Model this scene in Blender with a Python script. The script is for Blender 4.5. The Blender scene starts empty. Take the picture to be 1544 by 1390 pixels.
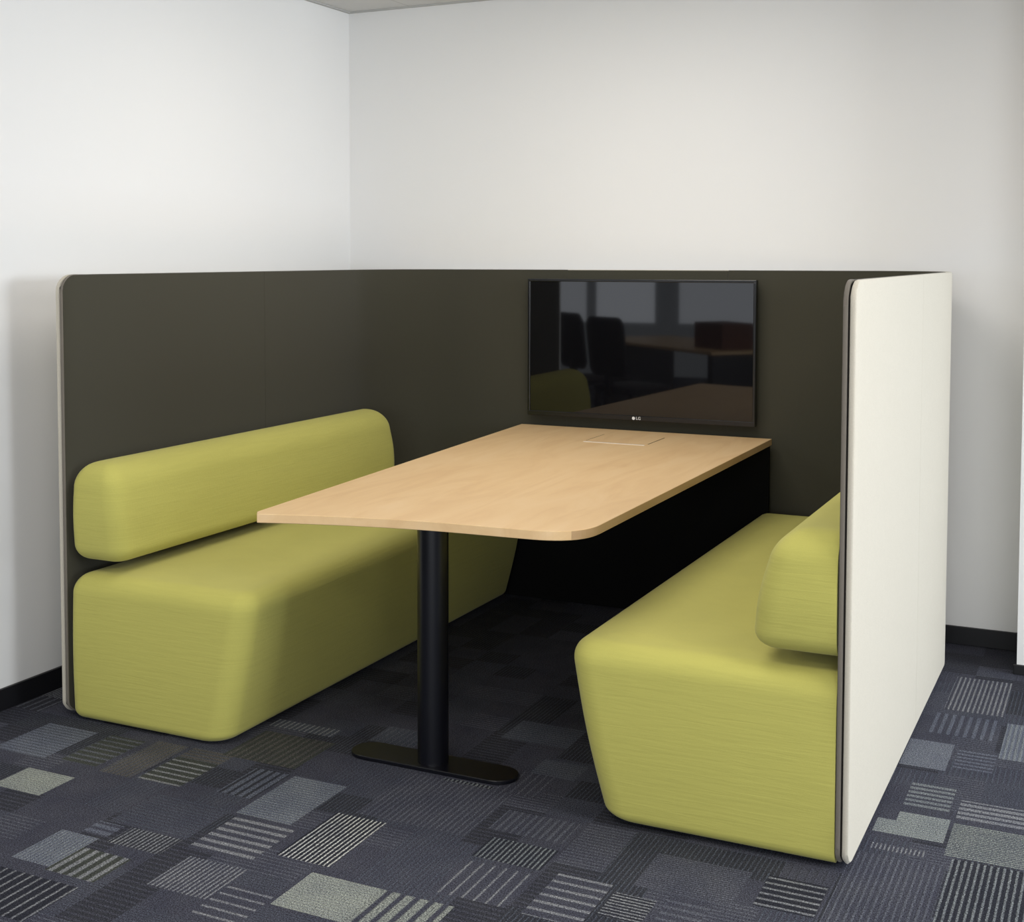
import bpy, bmesh, math, random
from mathutils import Vector, Matrix
PI = math.pi
C = bpy.context.scene.collection
sc = bpy.context.scene

# ------------------------------------------------------------------ dimensions (metres)
H = 1.395          # booth screen height
XR = 2.361         # inner width of the booth
D = 2.082          # inner depth of the booth
RC = 0.306         # inner radius of the two rear corners
XW, YW, ZC = -0.247, 2.131, 2.555   # left wall, back wall, ceiling

# ------------------------------------------------------------------ helpers
def smooth(bm):
    for f in bm.faces: f.smooth = True

def obj(name, bm, m, parent=None, sm=False, sharp=None):
    bmesh.ops.recalc_face_normals(bm, faces=bm.faces)
    if sm: smooth(bm)
    me = bpy.data.meshes.new(name); bm.to_mesh(me); bm.free()
    if sm and sharp is not None: me.set_sharp_from_angle(angle=math.radians(sharp))
    me.materials.append(m)
    o = bpy.data.objects.new(name, me); C.objects.link(o)
    if parent is not None: o.parent = parent
    return o

def tag(o, label, cat, group=None):
    o['label'] = label; o['category'] = cat
    if group: o['group'] = group
    return o

def thing(name, label, cat, loc=(0, 0, 0), rotz=0, group=None):
    o = bpy.data.objects.new(name, None); C.objects.link(o)
    o.location = loc; o.rotation_euler = (0, 0, rotz); o.empty_display_size = .1
    return tag(o, label, cat, group)

def struct(name, bm, m, parent=None):
    o = obj(name, bm, m, parent)
    o['kind'] = 'structure'
    return o

def add_box(bm, x0, x1, y0, y1, z0, z1, bev=0, seg=2):
    t = bmesh.new()
    bmesh.ops.create_cube(t, size=1)
    for v in t.verts:
        v.co = Vector((x0 + (v.co.x + .5) * (x1 - x0), y0 + (v.co.y + .5) * (y1 - y0), z0 + (v.co.z + .5) * (z1 - z0)))
    if bev: bmesh.ops.bevel(t, geom=t.edges[:], offset=bev, segments=seg, profile=.5, affect='EDGES')
    me = bpy.data.meshes.new('tmp'); t.to_mesh(me); t.free(); bm.from_mesh(me); bpy.data.meshes.remove(me)
    return bm

def box(*a, **k): return add_box(bmesh.new(), *a, **k)

def loft(bm, rings, cap=True):
    rv = [[bm.verts.new(p) for p in r] for r in rings]
    n = len(rv[0])
    for a, b in zip(rv, rv[1:]):
        for i in range(n):
            j = (i + 1) % n
            bm.faces.new((a[i], a[j], b[j], b[i]))
    if cap:
        bm.faces.new(rv[0][::-1]); bm.faces.new(rv[-1])
    return bm

def rounded(corners, radii, seg=8):
    """plan outline of a convex polygon (counter-clockwise) with a radius at each corner"""
    out = []
    n = len(corners)
    for i in range(n):
        p = Vector(corners[i]); a = Vector(corners[i - 1]) - p; b = Vector(corners[(i + 1) % n]) - p
        a.normalize(); b.normalize()
        r = max(radii[i], 1e-4)
        ang = a.angle(b); d = r / math.tan(ang / 2)
        c = p + (a + b).normalized() * (r / math.sin(ang / 2))
        s = p + a * d - c; e = p + b * d - c
        a0 = math.atan2(s.y, s.x); a1 = math.atan2(e.y, e.x)
        while a1 < a0: a1 += 2 * PI
        if a1 - a0 > PI: a1 -= 2 * PI
        for k in range(seg + 1):
            t = a0 + (a1 - a0) * k / seg
            out.append((c.x + r * math.cos(t), c.y + r * math.sin(t)))
    return out

def cyl(bm, cx, cy, z0, z1, r, n=40, bev=0):
    prof = [(r - bev, z0), (r, z0 + bev), (r, z1 - bev), (r - bev, z1)] if bev else [(r, z0), (r, z1)]
    return loft(bm, [[(cx + q * math.cos(2 * PI * i / n), cy + q * math.sin(2 * PI * i / n), z) for i in range(n)] for q, z in prof])

# ------------------------------------------------------------------ materials
def lin(r, g, b):
    f = lambda c: c / 12.92 if c <= .04045 else ((c + .055) / 1.055) ** 2.4
    return (f(r / 255), f(g / 255), f(b / 255), 1)

class M:
    """tiny node-graph builder"""
    def __init__(s, name, rough=.6, spec=.5):
        s.m = bpy.data.materials.new(name); s.m.use_nodes = True
        s.t = s.m.node_tree; s.n = s.t.nodes; s.l = s.t.links
        s.b = s.n['Principled BSDF']
        s.b.inputs['Roughness'].default_value = rough
        s.b.inputs['Specular IOR Level'].default_value = spec
    def node(s, typ, **kw):
        n = s.n.new(typ)
        for k, v in kw.items(): setattr(n, k, v)
        return n
    def link(s, a, b): s.l.new(a, b)
    def col(s, c): s.b.inputs['Base Color'].default_value = c
    def coords(s, scale=(1, 1, 1)):
        tc = s.node('ShaderNodeTexCoord'); mp = s.node('ShaderNodeMapping')
        mp.inputs['Scale'].default_value = scale
        s.link(tc.outputs['Object'], mp.inputs['Vector']); return mp.outputs[0]
    def noise(s, scale, vec, detail=2, rough=.5, dist=0):
        n = s.node('ShaderNodeTexNoise')
        n.inputs['Scale'].default_value = scale; n.inputs['Detail'].default_value = detail
        n.inputs['Roughness'].default_value = rough; n.inputs['Distortion'].default_value = dist
        s.link(vec, n.inputs['Vector']); return n.outputs['Fac']
    def ramp(s, fac, stops):
        r = s.node('ShaderNodeValToRGB')
        e = r.color_ramp.elements
        e[0].position, e[0].color = stops[0]; e[1].position, e[1].color = stops[-1]
        for p, c in stops[1:-1]:
            x = e.new(p); x.color = c
        s.link(fac, r.inputs[0]); return r.outputs[0]
    def mix(s, fac, a, b, typ='MIX'):
        n = s.node('ShaderNodeMix'); n.data_type = 'RGBA'; n.blend_type = typ
        for sock, v in ((n.inputs[0], fac), (n.inputs[6], a), (n.inputs[7], b)):
            if hasattr(v, 'links'): s.link(v, sock)
            else: sock.default_value = v
        return n.outputs[2]
    def math(s, op, a, b=0.0, c=0.0):
        n = s.node('ShaderNodeMath', operation=op)
        for sock, v in zip(n.inputs, (a, b, c)):
            if hasattr(v, 'links'): s.link(v, sock)
            else: sock.default_value = v
        return n.outputs[0]
    def bump(s, h, strength=.3, dist=.002, normal=None):
        n = s.node('ShaderNodeBump'); n.inputs['Strength'].default_value = strength; n.inputs['Distance'].default_value = dist
        s.link(h, n.inputs['Height'])
        if normal is not None: s.link(normal, n.inputs['Normal'])
        s.link(n.outputs[0], s.b.inputs['Normal']); return n.outputs[0]
    def base(s, sock): s.link(sock, s.b.inputs['Base Color'])
    def scale_col(s, c, k): return (c[0] * k, c[1] * k, c[2] * k, 1)

def mat_plain(name, c, rough=.5, spec=.5, metal=0):
    m = M(name, rough, spec); m.col(c); m.b.inputs['Metallic'].default_value = metal
    return m.m

def mat_paint(name, c):
    m = M(name, .85, .25)
    v = m.coords()
    m.base(m.mix(m.noise(3, v, 3), m.scale_col(c, .985), m.scale_col(c, 1.0)))
    m.bump(m.noise(420, v, 2), .06, .0006)
    return m.m

def mat_felt(name, c, var=.12, scale=700):
    m = M(name, .95, .12)
    v = m.coords()
    f = m.noise(scale, v, 3, .6); g = m.noise(60, v, 3, .6)
    a = m.mix(f, m.scale_col(c, 1 - var), m.scale_col(c, 1 + var))
    m.base(m.mix(m.math('MULTIPLY', g, .5), a, m.mix(1, a, m.scale_col((1, 1, 1, 1), 1 - var * .8), 'MULTIPLY')))
    m.bump(f, .35, .0012)
    m.b.inputs['Sheen Weight'].default_value = .15; m.b.inputs['Sheen Roughness'].default_value = .5
    return m.m

def mat_fabric(name, c):
    """stretch wool upholstery: fine weave, faint crosswise ripples"""
    m = M(name, .9, .18)
    v = m.coords()
    wv = m.coords((900, 900, 900))
    f = m.noise(1, wv, 2)
    rip = m.noise(1, m.coords((6, 6, 105)), 3, .55, .6)
    rip2 = m.noise(1, m.coords((9, 150, 60)), 2, .5, .4)
    big = m.noise(5, v, 2)
    a = m.mix(f, m.scale_col(c, .88), m.scale_col(c, 1.10))
    a = m.mix(m.math('MULTIPLY', m.ramp(rip, [(.42, (0, 0, 0, 1)), (.72, (1, 1, 1, 1))]), .16), a, m.scale_col(c, .72))
    m.base(m.mix(m.math('MULTIPLY', big, .18), a, m.scale_col(c, .84)))
    h = m.math('ADD', m.math('MULTIPLY', f, .25), m.math('ADD', rip, m.math('MULTIPLY', rip2, .35)))
    m.bump(h, .42, .0022)
    m.b.inputs['Sheen Weight'].default_value = .12; m.b.inputs['Sheen Roughness'].default_value = .45
    return m.m

def mat_wood(name, c0, c1, c2, rough=.42):
    """pale beech veneer, grain running along y"""
    m = M(name, rough, .4)
    g = m.noise(1, m.coords((9, 1.6, 9)), 4, .55, 1.6)
    fine = m.noise(1, m.coords((260, 14, 260)), 3, .6)
    big = m.noise(1, m.coords((2.6, .9, 2.6)), 2, .5, .4)
    a = m.ramp(g, [(.3, c1), (.52, c0), (.72, c2)])
    a = m.mix(m.math('MULTIPLY', big, .5), a, c2)
    a = m.mix(m.math('MULTIPLY', fine, .22), a, c1)
    m.base(a)
    m.bump(fine, .05, .0005)
    return m.m

def mat_carpet(name):
    """patchwork carpet: every patch carries its own colour, line colour, line direction, pitch and duty"""
    m = M(name, .97, .08)
    def att(n):
        a = m.node('ShaderNodeAttribute'); a.attribute_type = 'GEOMETRY'; a.attribute_name = n; return a
    base = att('patch_base').outputs['Color']; line = att('patch_line').outputs['Color']
    par = m.node('ShaderNodeSeparateXYZ'); m.link(att('patch_par').outputs['Vector'], par.inputs[0])
    dirn, pitch, duty = par.outputs[0], par.outputs[1], par.outputs[2]
    v = m.coords()
    pos = m.node('ShaderNodeSeparateXYZ'); m.link(v, pos.inputs[0])
    wob = m.math('MULTIPLY', m.math('SUBTRACT', m.noise(90, v, 2), .5), .0035)
    c = m.node('ShaderNodeMix'); c.data_type = 'FLOAT'
    m.link(dirn, c.inputs[0]); m.link(pos.outputs[0], c.inputs[2]); m.link(pos.outputs[1], c.inputs[3])
    w = m.math('FRACT', m.math('DIVIDE', m.math('ADD', c.outputs[0], wob), pitch))
    tri = m.math('ABSOLUTE', m.math('SUBTRACT', w, .5))            # 0 at the middle of a line
    mask = m.math('SUBTRACT', m.math('MULTIPLY', duty, .5), tri)
    mask = m.math('ADD', m.math('MULTIPLY', mask, 9), .5)
    mk = m.node('ShaderNodeClamp'); m.link(mask, mk.inputs[0])
    tuft = m.noise(300, v, 3, .9)
    tuft2 = m.noise(210, v, 2, .6)
    blotch = m.noise(9, v, 3)
    lm = m.math('MULTIPLY', mk.outputs[0], m.ramp(tuft2, [(.3, (.25, .25, .25, 1)), (.58, (1, 1, 1, 1))]))
    a = m.mix(lm, base, line)
    sp = m.ramp(tuft, [(.41, (.18, .18, .2, 1)), (.59, (1.9, 1.9, 1.85, 1))])
    a = m.mix(1, a, sp, 'MULTIPLY')
    sp2 = m.ramp(tuft2, [(.3, (.78, .78, .78, 1)), (.7, (1.22, 1.22, 1.22, 1))])
    a = m.mix(1, a, sp2, 'MULTIPLY')
    bl = m.ramp(blotch, [(.3, (.86, .87, .9, 1)), (.7, (1.1, 1.1, 1.06, 1))])
    m.base(m.mix(1, a, bl, 'MULTIPLY'))
    m.bump(m.math('ADD', tuft, m.math('MULTIPLY', mk.outputs[0], .6)), .6, .003)
    return m.m

def mat_ceiling(name, c):
    """mineral ceiling tiles: 0.6 m joints with a cut border row beside the left wall"""
    m = M(name, .9, .2)
    v = m.coords()
    pos = m.node('ShaderNodeSeparateXYZ'); m.link(v, pos.inputs[0])
    def joint(sock, off):
        w = m.math('FRACT', m.math('DIVIDE', m.math('ADD', sock, off), .6))
        return m.math('LESS_THAN', w, .010)
    j = m.math('MAXIMUM', joint(pos.outputs[0], 6 - .068), joint(pos.outputs[1], 9 - 1.62))
    f = m.noise(160, v, 3, .7)
    a = m.mix(m.math('MULTIPLY', f, .2), c, m.scale_col(c, .8))
    m.base(m.mix(m.math('MULTIPLY', j, .45), a, m.scale_col(c, .5)))
    m.bump(f, .2, .001)
    return m.m

LIME = mat_fabric('lime_upholstery', (.545, .51, .132, 1))
OLIVE = mat_felt('dark_olive_felt', (.053, .050, .036, 1), .10)
CREAM = mat_felt('cream_wool_felt', (.585, .54, .45, 1), .10, 300)
TAUPE = mat_felt('taupe_edge_felt', (.19, .168, .14, 1), .10)
SEAM = mat_plain('dark_seam', (.016, .014, .012, 1), .9, .1)
WALL = mat_paint('white_wall_paint', (.80, .795, .785, 1))
CEIL = mat_ceiling('ceiling_tile', (.66, .66, .65, 1))
SKIRT = mat_plain('black_skirting_vinyl', (.006, .006, .008, 1), .45, .4)
SHADOWLINE = mat_plain('grey_shadow_line', (.46, .46, .45, 1), .6, .3)  # grey that paints the thin shadow line under the ceiling
CARPET = mat_carpet('patchwork_carpet')
BEECH = mat_wood('beech_veneer', (.80, .55, .285, 1), (.72, .465, .23, 1), (.84, .60, .34, 1))
EDGE = mat_wood('beech_edge', (.56, .36, .19, 1), (.44, .27, .13, 1), (.62, .42, .23, 1), .5)
STEEL = mat_plain('black_powder_coat', (.0028, .003, .006, 1), .33, .5)
PANELBLK = mat_plain('black_laminate', (.004, .004, .004, 1), .8, .12)
GLOSS = mat_plain('black_gloss_plastic', (.004, .004, .0045, 1), .25, .5)
SCREEN = mat_plain('dark_screen_glass', (.004, .004, .005, 1), .03, .55)
LOGO = mat_plain('silver_lettering', (.75, .75, .75, 1), .4, .5)
DARKPL = mat_plain('dark_grey_plastic', (.02, .02, .022, 1), .5, .4)
CHARCOAL = mat_felt('charcoal_chair_fabric', (.03, .03, .036, 1), .1)
BROWN = mat_plain('brown_card', (.16, .07, .045, 1), .7, .2)

# ------------------------------------------------------------------ the room
def carpet():
    # colours of the yarn
    NAVY = (.056, .057, .077); DARK = (.036, .037, .047); OLV = (.050, .054, .050); BLUE = (.118, .128, .165)
    MID = (.068, .075, .098); BEIGE = (.25, .265, .245); WARM = (.088, .082, .080); PALE = (.185, .20, .215)
    WHITE = (.52, .52, .51); GREY = (.215, .22, .24); SOFT = (.10, .105, .13); SHADE = (.026, .027, .037)
    Y, X = 0, 1                       # lines run along y / along x
    R = [  # x0, x1, y0, y1, base, line, direction, pitch, duty
        (.90, 1.07, -.36, -.08, BLUE, PALE, X, .0135, .42), (.77, .885, -.27, -.08, DARK, BLUE, Y, .026, .62),
        (.915, 1.10, -.585, -.37, NAVY, GREY, X, .034, .42), (1.135, 1.285, -.52, -.24, SHADE, WHITE, Y, .0125, .36),
        (1.265, 1.45, -.735, -.56, BEIGE, PALE, X, .012, .25), (1.45, 1.64, -.735, -.56, NAVY, BEIGE, Y, .036, .6),
        (.955, 1.125, -.785, -.62, NAVY, GREY, Y, .0125, .42), (1.13, 1.255, -.85, -.69, NAVY, GREY, X, .033, .22),
        (.64, .885, -.55, -.355, NAVY, MID, X, .016, .45), (.72, .88, -.65, -.555, DARK, GREY, Y, .0125, .42),
        (.57, .69, -.82, -.645, BLUE, PALE, Y, .012, .4), (.69, .84, -.835, -.70, OLV, GREY, Y, .030, .45),
        (.62, .70, -.63, -.56, NAVY, BLUE, X, .030, .62),
        (.19, .36, -.51, -.37, BEIGE, PALE, X, .012, .3), (-.02, .175, -.30, -.065, BLUE, MID, X, .018, .4),
        (.225, .355, -.28, -.06, OLV, SOFT, X, .030, .35), (.385, .495, -.30, -.035, WARM, MID, Y, .016, .35),
        (.515, .66, -.29, -.11, OLV, GREY, X, .030, .30), (.515, .66, -.11, -.03, WARM, MID, X, .02, .4),
        (.56, .83, -1.05, -.87, SHADE, GREY, Y, .027, .22), (.62, .87, -.04, .185, OLV, WARM, Y, .024, .45),
        (.60, .83, .225, .29, MID, GREY, Y, .018, .3), (1.18, 1.495, -.22, .09, NAVY, SOFT, Y, .0165, .38),
        (1.28, 1.495, .082, .10, SHADE, PALE, Y, .0125, .5),
        (1.56, 1.74, -.31, -.19, SHADE, PALE, Y, .0125, .40), (1.55, 1.74, -.515, -.335, NAVY, GREY, Y, .030, .16),
        (1.53, 1.73, -.15, -.02, NAVY, SOFT, Y, .020, .40), (1.785, 1.92, -.52, -.30, NAVY, GREY, X, .036, .30),
        (1.935, 2.035, -.45, -.33, SHADE, GREY, X, .0135, .45), (2.055, 2.15, -.41, -.29, NAVY, SOFT, X, .030, .38),
        (1.96, 2.19, -.28, -.09, NAVY, SOFT, X, .010, .35), (2.23, 2.365, -.25, -.085, SHADE, GREY, X, .028, .30),
        (2.38, 2.595, -.30, .145, NAVY, SOFT, Y, .0155, .36), (2.40, 2.57, .28, .435, PALE, BEIGE, X, .014, .3),
        (2.40, 2.445, .37, .435, NAVY, NAVY, X, .02, .2),
        (2.445, 2.56, .485, .655, NAVY, PALE, X, .030, .55), (2.39, 2.515, .78, 1.01, BLUE, GREY, X, .012, .3),
        (2.53, 2.635, .82, .985, NAVY, BLUE, X, .028, .5), (2.445, 2.62, 1.335, 1.71, NAVY, GREY, Y, .0145, .40),
        (2.43, 2.61, 1.09, 1.29, NAVY, BLUE, Y, .024, .45), (2.64, 2.81, .95, 1.28, BLUE, PALE, Y, .014, .5),
        (2.58, 2.78, .445, .585, NAVY, GREY, X, .030, .62), (2.58, 2.78, .21, .42, MID, BEIGE, X, .0105, .5),
        (2.60, 2.80, -.25, .20, SHADE, PALE, Y, .0145, .36), (2.41, 2.54, .175, .21, NAVY, GREY, Y, .010, .4),
        (.94, 1.09, .255, .39, MID, SOFT, Y, .02, .3), (1.285, 1.50, .455, .625, MID, SOFT, X, .016, .3),
        (1.475, 1.61, .235, .355, MID, SOFT, X, .014, .4), (1.43, 1.56, .08, .24, NAVY, SOFT, Y, .022, .25),
    ]
    xs = {XW - 6, 8.5}; ys = {-8.5, YW}
    k = -48
    while k * .125 < 8.5:
        if XW - 6 < k * .125: 
            if -1 < k * .125 < 4 or k % 2 == 0: xs.add(round(k * .125, 4))
        k += 1
    k = -68
    while k * .125 < YW:
        if k * .125 > -1.5 or k % 2 == 0: ys.add(round(k * .125, 4))
        k += 1
    for r in R:
        xs.update(r[:2]); ys.update(r[2:4])
    xs = sorted(xs); ys = sorted(ys)
    bm = bmesh.new()
    lb = bm.faces.layers.float_vector.new('patch_base'); ll = bm.faces.layers.float_vector.new('patch_line'); lp = bm.faces.layers.float_vector.new('patch_par')
    grid = [[bm.verts.new((x, y, 0)) for y in ys] for x in xs]
    kinds = [(NAVY, SOFT, X, .016, .3), (NAVY, MID, Y, .014, .35), (DARK, NAVY, X, .02, .4), (DARK, MID, Y, .012, .3), (NAVY, MID, X, .010, .4),
             (NAVY, NAVY, X, .02, .2), (NAVY, NAVY, Y, .02, .2), (DARK, SOFT, Y, .03, .3), (BLUE, PALE, X, .0135, .4), (DARK, GREY, Y, .0125, .4), (NAVY, GREY, X, .03, .3)]
    def fallback(x, y):
        i, j = math.floor(x / .25), math.floor(y / .25)
        rnd = random.Random(i * 7919 + j * 104729 + 13)
        qx, qy = int((x / .25 - i) * 2), int((y / .25 - j) * 2)
        mode = rnd.random()
        q = (qx, 0) if mode < .3 else ((0, qy) if mode < .6 else (qx, qy))
        rnd2 = random.Random(i * 7919 + j * 104729 + q[0] * 31 + q[1] * 57 + 5)
        seen = -.1 < x < 2.9 and -1.2 < y < 2.2
        return kinds[rnd2.randrange(7 if seen else len(kinds))]
    for i in range(len(xs) - 1):
        for j in range(len(ys) - 1):
            f = bm.faces.new((grid[i][j], grid[i + 1][j], grid[i + 1][j + 1], grid[i][j + 1]))
            cx, cy = (xs[i] + xs[i + 1]) / 2, (ys[j] + ys[j + 1]) / 2
            p = None
            for r in R:
                if r[0] < cx < r[1] and r[2] < cy < r[3]: p = r[4:]
            if p is None: p = fallback(cx, cy)
            f[lb] = p[0]; f[ll] = p[1]; f[lp] = (p[2], p[3], p[4])
    return bm

struct('floor', carpet(), CARPET)
YE = -.62                                   # where the left wall ends and the office opens out
struct('wall_left', box(XW - .12, XW, YE, YW + .12, 0, ZC), WALL)
struct('wall_back', box(XW, 8.5, YW, YW + .12, 0, ZC), WALL)
PX, PY = 2.6235, 1.834                      # projecting wall to the right of the booth
struct('wall_right', box(PX, 3.35, PY, YW, 0, ZC), WALL)
struct('ceiling', box(XW - 6, 8.5, -8.5, YW + .12, ZC, ZC + .1), CEIL)
struct('baseboard_left', box(XW, XW + .012, YE, YW, 0, .07, bev=.002), SKIRT)
struct('baseboard_back', box(XW + .012, PX, YW - .012, YW, 0, .068, bev=.002), SKIRT)
struct('baseboard_right', box(PX - .010, 3.35, PY - .012, PY, 0, .034, bev=.002), SKIRT)
struct('shadow_line_back', box(XW, PX, YW - .018, YW, ZC - .006, ZC, bev=.001), SHADOWLINE)  # grey strips stand in for the shadow line where walls meet ceiling
struct('shadow_line_left', box(XW, XW + .018, YE, YW - .018, ZC - .006, ZC, bev=.001), SHADOWLINE)
struct('wall_far', box(XW - 6.1, XW - 6, -8.5, YW, 0, ZC), WALL)
bpy.data.objects['wall_far'].name = 'wall_west'

# ------------------------------------------------------------------ the booth screen
LS = D - RC; LA = RC * PI / 2; LB = XR - 2 * RC
SL = [0, LS, LS + LA, LS + LA + LB, LS + 2 * LA + LB, 2 * LS + 2 * LA + LB]; LT = SL[-1]
def path(s):
    if s <= SL[1]: return Vector((0, s)), Vector((-1, 0))
    if s <= SL[2]:
        a = (s - SL[1]) / RC
        n = Vector((-math.cos(a), math.sin(a))); return Vector((RC, LS)) + n * RC, n
    if s <= SL[3]: return Vector((RC + s - SL[2], D)), Vector((0, 1))
    if s <= SL[4]:
        a = (s - SL[3]) / RC
        n = Vector((math.sin(a), math.cos(a))); return Vector((XR - RC, LS)) + n * RC, n
    return Vector((XR, LS - (s - SL[4]))), Vector((1, 0))

def ribbon(s0, s1, o0, o1, z0, z1, e=.004, r=.058, shrink=0.0, seam=.0008):
    """felt sheet following the U of the booth; its free ends have rounded top and bottom corners"""
    ss = {s0, s0 + seam, s0 + e * .3, s0 + e, s1, s1 - seam, s1 - e * .3, s1 - e}
    n = max(2, int((s1 - s0) / .03))
    for i in range(n + 1): ss.add(s0 + (s1 - s0) * i / n)
    for a, sg in ((0, 1), (LT, -1)):
        if s0 <= a <= s1:
            for k in range(13): ss.add(min(max(a + sg * (shrink + r * (1 - math.cos(PI / 2 * k / 12))), s0), s1))
    ss = sorted(ss); cl = [ss[0]]
    for s in ss[1:]:
        if s - cl[-1] > 1e-5: cl.append(s)
    bm = bmesh.new(); rings = []
    for s in cl:
        d = min(s, LT - s)
        ins = r - math.sqrt(max(0, r * r - (r - d) ** 2)) if d < r else 0
        top = z1 - ins if z1 >= H - .02 else z1
        bot = z0 + ins * .8 if z0 <= .02 else z0
        en = min(s - s0, s1 - s)
        ee = e if (s - s0 < s1 - s and s0 <= .001) or (s - s0 >= s1 - s and s1 >= LT - .001) else min(e, seam)   # butt joints stay tight
        k = 0 if en >= ee else ee - math.sqrt(max(0, ee * ee - (ee - en) ** 2))
        a0, a1 = o0 + k, o1 - k
        if a1 - a0 < 2e-4: a0 = a1 = (o0 + o1) / 2; a0 -= 1e-4; a1 += 1e-4
        ez = min(e, (a1 - a0) / 2)
        top -= k; bot += k
        p, nn = path(s)
        prof = [(a0, bot + ez), (a0, top - ez), (a0 + ez * .3, top - ez * .3), (a0 + ez, top), (a1 - ez, top), (a1 - ez * .3, top - ez * .3),
                (a1, top - ez), (a1, bot + ez), (a1 - ez, bot), (a0 + ez, bot)]
        rings.append([(p.x + nn.x * o, p.y + nn.y * o, z) for o, z in prof])
    return loft(bm, rings)

screen = thing('booth_screen', 'tall U-shaped felt privacy screen, dark olive inside and cream outside, around the lime benches', 'privacy screen', (0, 0, 0))
cuts = [0, 1.09, SL[2] + .535, SL[2] + 1.218, LT - 1.09, LT]
g = .00015
for i in range(5):
    s0 = cuts[i] + (g if i else 0); s1 = cuts[i + 1] - (g if i < 4 else 0)
    pan = obj('screen_panel', ribbon(s0, s1, 0, .0125, .008, H - (.0015 if i in (2,) else 0), .005), OLIVE, screen, True, 40)
    z = .63
    obj('core_strip', ribbon(s0 + (.0035 if i == 0 else 0), s1 - (.0035 if i == 4 else 0), .0125, .0160, .010, H - .004, .001), SEAM, pan, True, 40)
    o = obj('outer_lining', ribbon(s0, s1, .016, .031, .006, H, .0062), CREAM, pan, True, 40)
    o['label'] = 'cream felt outer lining'
    if i in (0, 4):
        e0, e1 = (-.0014, .075) if i == 0 else (LT - .075, LT + .0014)
        obj('edge_binding', ribbon(e0, e1, .0012, .0120, .0072, H + .0006, .003), TAUPE, pan, True, 40)

# ------------------------------------------------------------------ benches
def cushion(x0, xa_bot, xa_top, y0, y1, z0, z1, rt, rb, radii, crown=.006, mirror=False, outer=1.0, low=1.6):
    """upholstered block: plan outline (outer-front, aisle-front, aisle-rear, outer-rear radii) lofted through z with soft top and bottom edges;
    outer = how far the side against the screen is rounded over, low = how much further the lower aisle edge is rounded"""
    bm = bmesh.new(); rings = []
    lv = []
    for k in range(9):
        t = PI / 2 * k / 8
        lv.append((z0 + rb * (1 - math.cos(t)), rb * (1 - math.sin(t)), low))
    for k in range(1, 8): lv.append((z0 + rb + (z1 - rt - z0 - rb) * k / 8, -.005 * math.sin(PI * k / 8), 1))
    for k in range(13):
        t = PI / 2 * k / 12
        lv.append((z1 - rt + rt * math.sin(t), rt * (1 - math.cos(t)), 1))
    if xa_top - x0 > .3: lv += [(z1 + crown * .45, rt + .03, 1), (z1 + crown * .8, rt + .07, 1)]
    for z, ins, ka in lv:
        f = min(1, max(0, (z - z0) / (z1 - z0)))
        xa = xa_bot + (xa_top - xa_bot) * f
        io, ia = max(ins, 0) * outer, ins * ka
        w = xa - x0 - io - ia
        if w < .03:
            k = (xa - x0 - .03) / (io + ia); io *= k; ia *= k; ins = min(ins, rt * .95)
        cs = [(x0 + io, y0 + ins), (xa - ia, y0 + ins), (xa - ia, y1 - ins), (x0 + io, y1 - ins)]
        m = (xa - x0 - io - ia) / 2
        q = max(0, ins)
        rr = [min(max(r - q * .7, min(r, .010)), m * .98) if r < .2 else max(r - q, .1) for r in radii]
        if rr[3] > .2 and rr[3] + rr[2] > 2 * m: rr[2] = max(.01, 2 * m * .98 - rr[3])
        rings.append([((XR - x if mirror else x), y, z) for x, y in rounded(cs, rr, 10)])
    loft(bm, rings)
    return bm

def bench(label, mirror, sb, sa):
    t = thing('bench', label, 'bench', ((XR - .34) if mirror else .34, 1.0, 0), 0, 'lime benches of the booth')
    o = 0.0 if mirror else 1.0
    ro = .001 if mirror else .042
    bt, bz = (.160, .800) if mirror else (.184, .812)
    hold = lambda m: setattr(m, 'matrix_parent_inverse', Matrix.Translation(-Vector(t.location)))
    hold(obj('seat', cushion(.001 if mirror else .006, sb, sa, .004 if mirror else -.006, 2.022, .010 if mirror else .004, .464, .066, .030, (ro, .075, .05, .30), .007, mirror, o), LIME, t, True))
    hold(obj('backrest', cushion(.003 if mirror else .006, .218, bt, .004, 1.77, .502, bz, .084, .052, (ro, .058, .07, .05), .002, mirror, o, 1.1), LIME, t, True))
    bm = bmesh.new()
    xs = (.06, .50) if not mirror else (XR - .50, XR - .06)
    add_box(bm, xs[0], xs[1], .07, D - .40, 0.0, .012, .002)
    hold(obj('plinth', bm, SKIRT, t))
    return t
bench('lime upholstered bench with backrest on the left, along the olive inner face of the screen', False, .600, .700)
bench('lime upholstered bench with backrest on the right, beside the cream outer face of the screen', True, .592, .698)

# ------------------------------------------------------------------ table
table = thing('meeting_table', 'long pale beech meeting table on one black post, running up to the television', 'table', (1.206, .168, 0))
def local(o, p):  # keep world coordinates for meshes parented to an offset Empty
    o.matrix_parent_inverse = Matrix.Translation(-Vector(p.location)); return o
def arc(cx, cy, r, a0, a1, n=12):
    return [(cx + r * math.cos(math.radians(a0 + (a1 - a0) * k / n)), cy + r * math.sin(math.radians(a0 + (a1 - a0) * k / n))) for k in range(n + 1)]
def bez(p0, p1, p2, n=14):
    return [((1 - t) ** 2 * p0[0] + 2 * t * (1 - t) * p1[0] + t * t * p2[0], (1 - t) ** 2 * p0[1] + 2 * t * (1 - t) * p1[1] + t * t * p2[1]) for t in [k / n for k in range(n + 1)]]
TOPO = [(.792, -.098)] + bez((.812, -.128), (1.08, -.030), (1.33, -.006)) + [(1.50, .004)] + bez((1.56, .008), (1.712, .012), (1.712, .16)) + [(1.712, 2.050), (.648, 2.050)]
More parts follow.
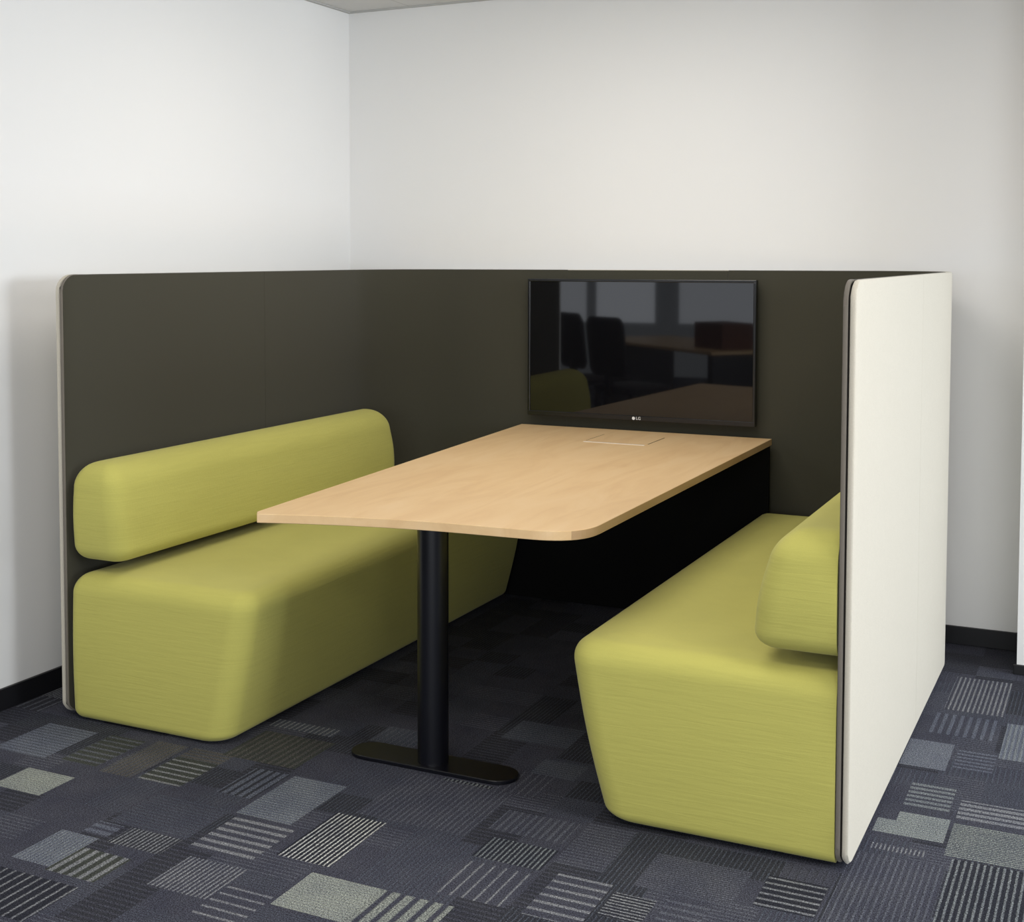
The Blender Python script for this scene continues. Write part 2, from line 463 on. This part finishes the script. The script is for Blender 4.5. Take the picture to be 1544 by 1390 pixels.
def slab(outline, z0, z1, b):
    # outline inset by a small chamfer at top and bottom
    n = len(outline)
    def inset(d):
        res = []
        for i in range(n):
            p = Vector(outline[i]); a = (p - Vector(outline[i - 1])).normalized(); c = (Vector(outline[(i + 1) % n]) - p).normalized()
            na = Vector((-a.y, a.x)); nc = Vector((-c.y, c.x)); m = (na + nc)
            m = m.normalized() / max(.4, (na + nc).length / 2) if m.length > 1e-6 else na
            res.append(p + m * d)
        return res
    bm = bmesh.new()
    return loft(bm, [[(p.x, p.y, z) for p in inset(d)] for d, z in ((b, z0), (0, z0 + b), (0, z1 - b), (b, z1))])
top = local(obj('tabletop', slab(TOPO, .715, .740, .0012), BEECH, table), table)
top.data.materials.append(EDGE)
for p in top.data.polygons:      # the long sides show the darker cut edge of the board
    if abs(p.normal.z) < .5 and abs(p.normal.x) > .75: p.material_index = 1
hx0, hx1, hy0, hy1 = 1.085, 1.33, 1.655, 1.885
bm = bmesh.new()
add_box(bm, hx0 - .004, hx0, hy0 + .03, hy1, .7398, .7404); add_box(bm, hx0, hx1, hy1 - .004, hy1, .7398, .7404)
add_box(bm, hx1, hx1 + .003, hy0 + .03, hy1, .7398, .7404)
cg = local(obj('cable_flap', box(hx0, hx1, hy0, hy1 - .004, .7395, .7412, bev=.0006), BEECH, table), table)
local(obj('flap_gap', bm, SEAM, cg), table)
local(obj('highlight_strip', box(hx0, hx1, hy0 - .010, hy0, .7396, .7416, bev=.0006), mat_plain('pale_highlight', (.78, .70, .60, 1), .35, .5), cg), table)  # pale strip paints the highlight along the flap's front edge
for ch in cg.children: ch.matrix_parent_inverse = Matrix.Identity(4)
px, py = 1.206, .168
local(obj('post', cyl(bmesh.new(), px, py, .011, .715, .0445, 48), STEEL, table, True, 40), table)
base = [(px - .262 + .06 + .06 * math.cos(t), py + .06 * math.sin(t)) for t in [PI / 2 + PI * k / 16 for k in range(17)]] + \
       [(px + .262 - .06 + .06 * math.cos(t), py + .06 * math.sin(t)) for t in [-PI / 2 + PI * k / 16 for k in range(17)]]
local(obj('foot_plate', slab(base, 0, .012, .002), STEEL, table), table)
local(obj('top_plate', box(px - .2, px + .2, py - .04, py + .04, .707, .715, bev=.002), STEEL, table), table)
ep = [(.42, .004), (1.94, .004), (1.94, .40), (1.705, .40), (1.705, .715), (.66, .715), (.66, .40), (.42, .40)]   # widened low down so the space between the benches stays black
local(obj('end_panel', loft(bmesh.new(), [[(x, y, z) for x, z in ep] for y in (2.032, 2.052)]), PANELBLK, table), table)

# ------------------------------------------------------------------ television
TX0, TX1, TZ0, TZ1, TY = .686, 1.651, .784, 1.3575, 2.024
tv = thing('television', 'flat black television mounted on the screen at the head of the table', 'television', ((TX0 + TX1) / 2, TY + .03, TZ0))
b = .011
bm = bmesh.new()
add_box(bm, TX0, TX1, TY, TY + .03, TZ1 - b, TZ1, .002); add_box(bm, TX0, TX1, TY, TY + .03, TZ0, TZ0 + .020, .002)
add_box(bm, TX0, TX0 + b, TY, TY + .03, TZ0 + .018, TZ1 - b + .002, .002); add_box(bm, TX1 - b, TX1, TY, TY + .03, TZ0 + .018, TZ1 - b + .002, .002)
local(obj('bezel', bm, GLOSS, tv), tv)
local(obj('screen', box(TX0 + b - .002, TX1 - b + .002, TY + .004, TY + .02, TZ0 + .018, TZ1 - b + .002), SCREEN, tv), tv)
local(obj('back_cover', box(TX0 + .012, TX1 - .012, TY + .02, TY + .048, TZ0 + .012, TZ1 - .012, bev=.006), DARKPL, tv), tv)
local(obj('wall_bracket', box((TX0 + TX1) / 2 - .2, (TX0 + TX1) / 2 + .2, TY + .046, D, .96, 1.18), DARKPL, tv), tv)
def text_bm(s, size, x, y, z):
    cu = bpy.data.curves.new('lettering', 'FONT'); cu.body = s; cu.size = size; cu.extrude = .0003; cu.align_x = 'LEFT'; cu.align_y = 'CENTER'
    o = bpy.data.objects.new('lettering', cu); C.objects.link(o)
    dg = bpy.context.evaluated_depsgraph_get(); me = bpy.data.meshes.new_from_object(o.evaluated_get(dg))
    bpy.data.objects.remove(o); bm = bmesh.new(); bm.from_mesh(me); bpy.data.meshes.remove(me)
    bmesh.ops.transform(bm, matrix=Matrix.Translation((x, y, z)) @ Matrix.Rotation(PI / 2, 4, 'X'), verts=bm.verts)
    return bm
lx, lz = (TX0 + TX1) / 2 - .018, TZ0 + .0095
bm = text_bm('LG', .017, lx + .015, TY - .0004, lz)
t2 = bmesh.new()
ring = lambda r, y: [(lx + .005 + r * math.cos(2 * PI * i / 24), y, lz + r * math.sin(2 * PI * i / 24)) for i in range(24)]
loft(t2, [ring(.0065, TY + .0002), ring(.0065, TY - .0006)])
me = bpy.data.meshes.new('tmp'); t2.to_mesh(me); t2.free(); bm.from_mesh(me); bpy.data.meshes.remove(me)
local(obj('logo', bm, LOGO, tv), tv)['label'] = 'small silver round mark and letters'

# ------------------------------------------------------------------ office furniture that shows only as reflections in the television
ot = thing('office_table', 'pale wooden office table mirrored in the dark television glass', 'table', (-.30, -3.55, 0), math.radians(42))
obj('tabletop', box(-1.0, 1.0, -.42, .42, .715, .74, bev=.002), BEECH, ot)
for sx in (-.85, .85):
    obj('leg', box(sx - .03, sx + .03, -.34, .34, 0, .715, bev=.004), STEEL, ot)
bx = tag(obj('carton', box(-.20, .20, -.14, .14, 0, .2, bev=.004), BROWN), 'brown carton on the office table mirrored in the television glass', 'box')
bx.location = (.12, -3.05, .74); bx.rotation_euler = (0, 0, math.radians(42))
def office_chair(loc, rz, label):
    t = thing('office_chair', label, 'chair', loc, rz, 'office chairs mirrored in the television')
    obj('seat', loft(bmesh.new(), [[(x, y, z) for x, y in rounded([(-.23 + i, -.22 + i), (.23 - i, -.22 + i), (.23 - i, .22 - i), (-.23 + i, .22 - i)], [.06] * 4)] for z, i in ((.42, .015), (.435, 0), (.465, 0), (.48, .02))]), CHARCOAL, t, True, 50)
    bmb = bmesh.new()
    loft(bmb, [[(x, .22 + z * .12 + dy, .55 + z) for x, z in rounded([(-.21 + i, i), (.21 - i, i), (.21 - i, .45 - i), (-.21 + i, .45 - i)], [.07] * 4)] for dy, i in ((-.02, .012), (-.008, 0), (.012, 0), (.022, .012))])
    obj('backrest', bmb, CHARCOAL, t, True, 50)
    obj('post', cyl(bmesh.new(), 0, 0, .06, .42, .028, 20), STEEL, t)
    obj('back_support', box(-.03, .03, .20, .25, .40, .66, bev=.006), STEEL, t)
    bs = bmesh.new()
    for k in range(5):
        a = 2 * PI * k / 5
        c = box(.0, .30, -.022, .022, .03, .075, bev=.008)
        bmesh.ops.rotate(c, verts=c.verts, cent=(0, 0, 0), matrix=Matrix.Rotation(a, 3, 'Z'))
        me = bpy.data.meshes.new('tmp'); c.to_mesh(me); c.free(); bs.from_mesh(me); bpy.data.meshes.remove(me)
        cyl(bs, .28 * math.cos(a), .28 * math.sin(a), 0, .04, .022, 14)
    obj('star_base', bs, STEEL, t)
office_chair((-.95, -3.15, 0), math.radians(40), 'left of the two dark office chairs mirrored in the television glass')
office_chair((-.45, -2.55, 0), math.radians(30), 'right of the two dark office chairs mirrored in the television glass')

# ------------------------------------------------------------------ light
w = bpy.data.worlds.new('daylight'); sc.world = w; w.use_nodes = True
bg = w.node_tree.nodes['Background']; bg.inputs[0].default_value = (.86, .93, 1.0, 1); bg.inputs[1].default_value = .44
def area(name, loc, rot, sx, sy, e, col):
    l = bpy.data.lights.new(name, 'AREA'); l.shape = 'RECTANGLE'; l.size = sx; l.size_y = sy; l.energy = e; l.color = col
    o = bpy.data.objects.new(name, l); C.objects.link(o); o.location = loc; o.rotation_euler = rot
    return o
# daylight of the window band on the right-hand side and of the one behind the camera
area('window_daylight_right', (8.3, .35, 1.55), (0, math.radians(90), 0), 1.7, 3.3, 290, (.86, .93, 1.0))
area('window_daylight_front', (4.6, -8.3, 1.6), (math.radians(90), 0, 0), 7, 1.7, 255, (.92, .965, 1.0))
# windows far behind, to the left of the camera: these are what the television glass mirrors
for x0, x1, e in ((-3.75, -3.08, 7.5), (-2.95, -2.2, 9), (-1.9, -.95, 7)):
    area('window_daylight_rear', ((x0 + x1) / 2, -8.4, 1.5), (math.radians(90), 0, 0), x1 - x0, 1.7, e * (x1 - x0), (.88, .92, 1.0))
# recessed ceiling panels
for i, (x, y) in enumerate([(1.35, .78), (3.75, -.6), (1.3, -1.62), (3.75, -3.0), (-1.6, -3.0), (6.1, -.6)]):
    area('ceiling_panel_lamp', (x, y, ZC - .004), (0, 0, 0), 1.18, .58, 18.5 if i == 0 else 22.5, (1.0, .955, .895))

# ------------------------------------------------------------------ camera (principal point below centre: the photo is a crop)
f, cx, cy = 2037.82, 671.8, 499.54
cam = bpy.data.cameras.new('camera'); co = bpy.data.objects.new('camera', cam); C.objects.link(co)
cam.sensor_fit = 'HORIZONTAL'; cam.sensor_width = 36; cam.lens = f / 1544 * 36
cam.shift_x = (772 - cx) / 1544; cam.shift_y = -(695 - cy) / 1544
yaw, pitch, roll = .4726, .055, -.001
fw = Vector((-math.sin(yaw) * math.cos(pitch), math.cos(yaw) * math.cos(pitch), -math.sin(pitch)))
r0 = Vector((math.cos(yaw), math.sin(yaw), 0)); u0 = r0.cross(fw)
r = r0 * math.cos(roll) + u0 * math.sin(roll); u = -r0 * math.sin(roll) + u0 * math.cos(roll)
mw = Matrix((r, u, -fw)).transposed().to_4x4(); mw.translation = (2.963, -3.1885, 1.4489)
co.matrix_world = mw
cam.clip_start = .05
sc.camera = co
vs = sc.view_settings
vs.view_transform = 'Standard'; vs.look = 'None'; vs.gamma = 1; vs.exposure = 0
vs.use_curve_mapping = False
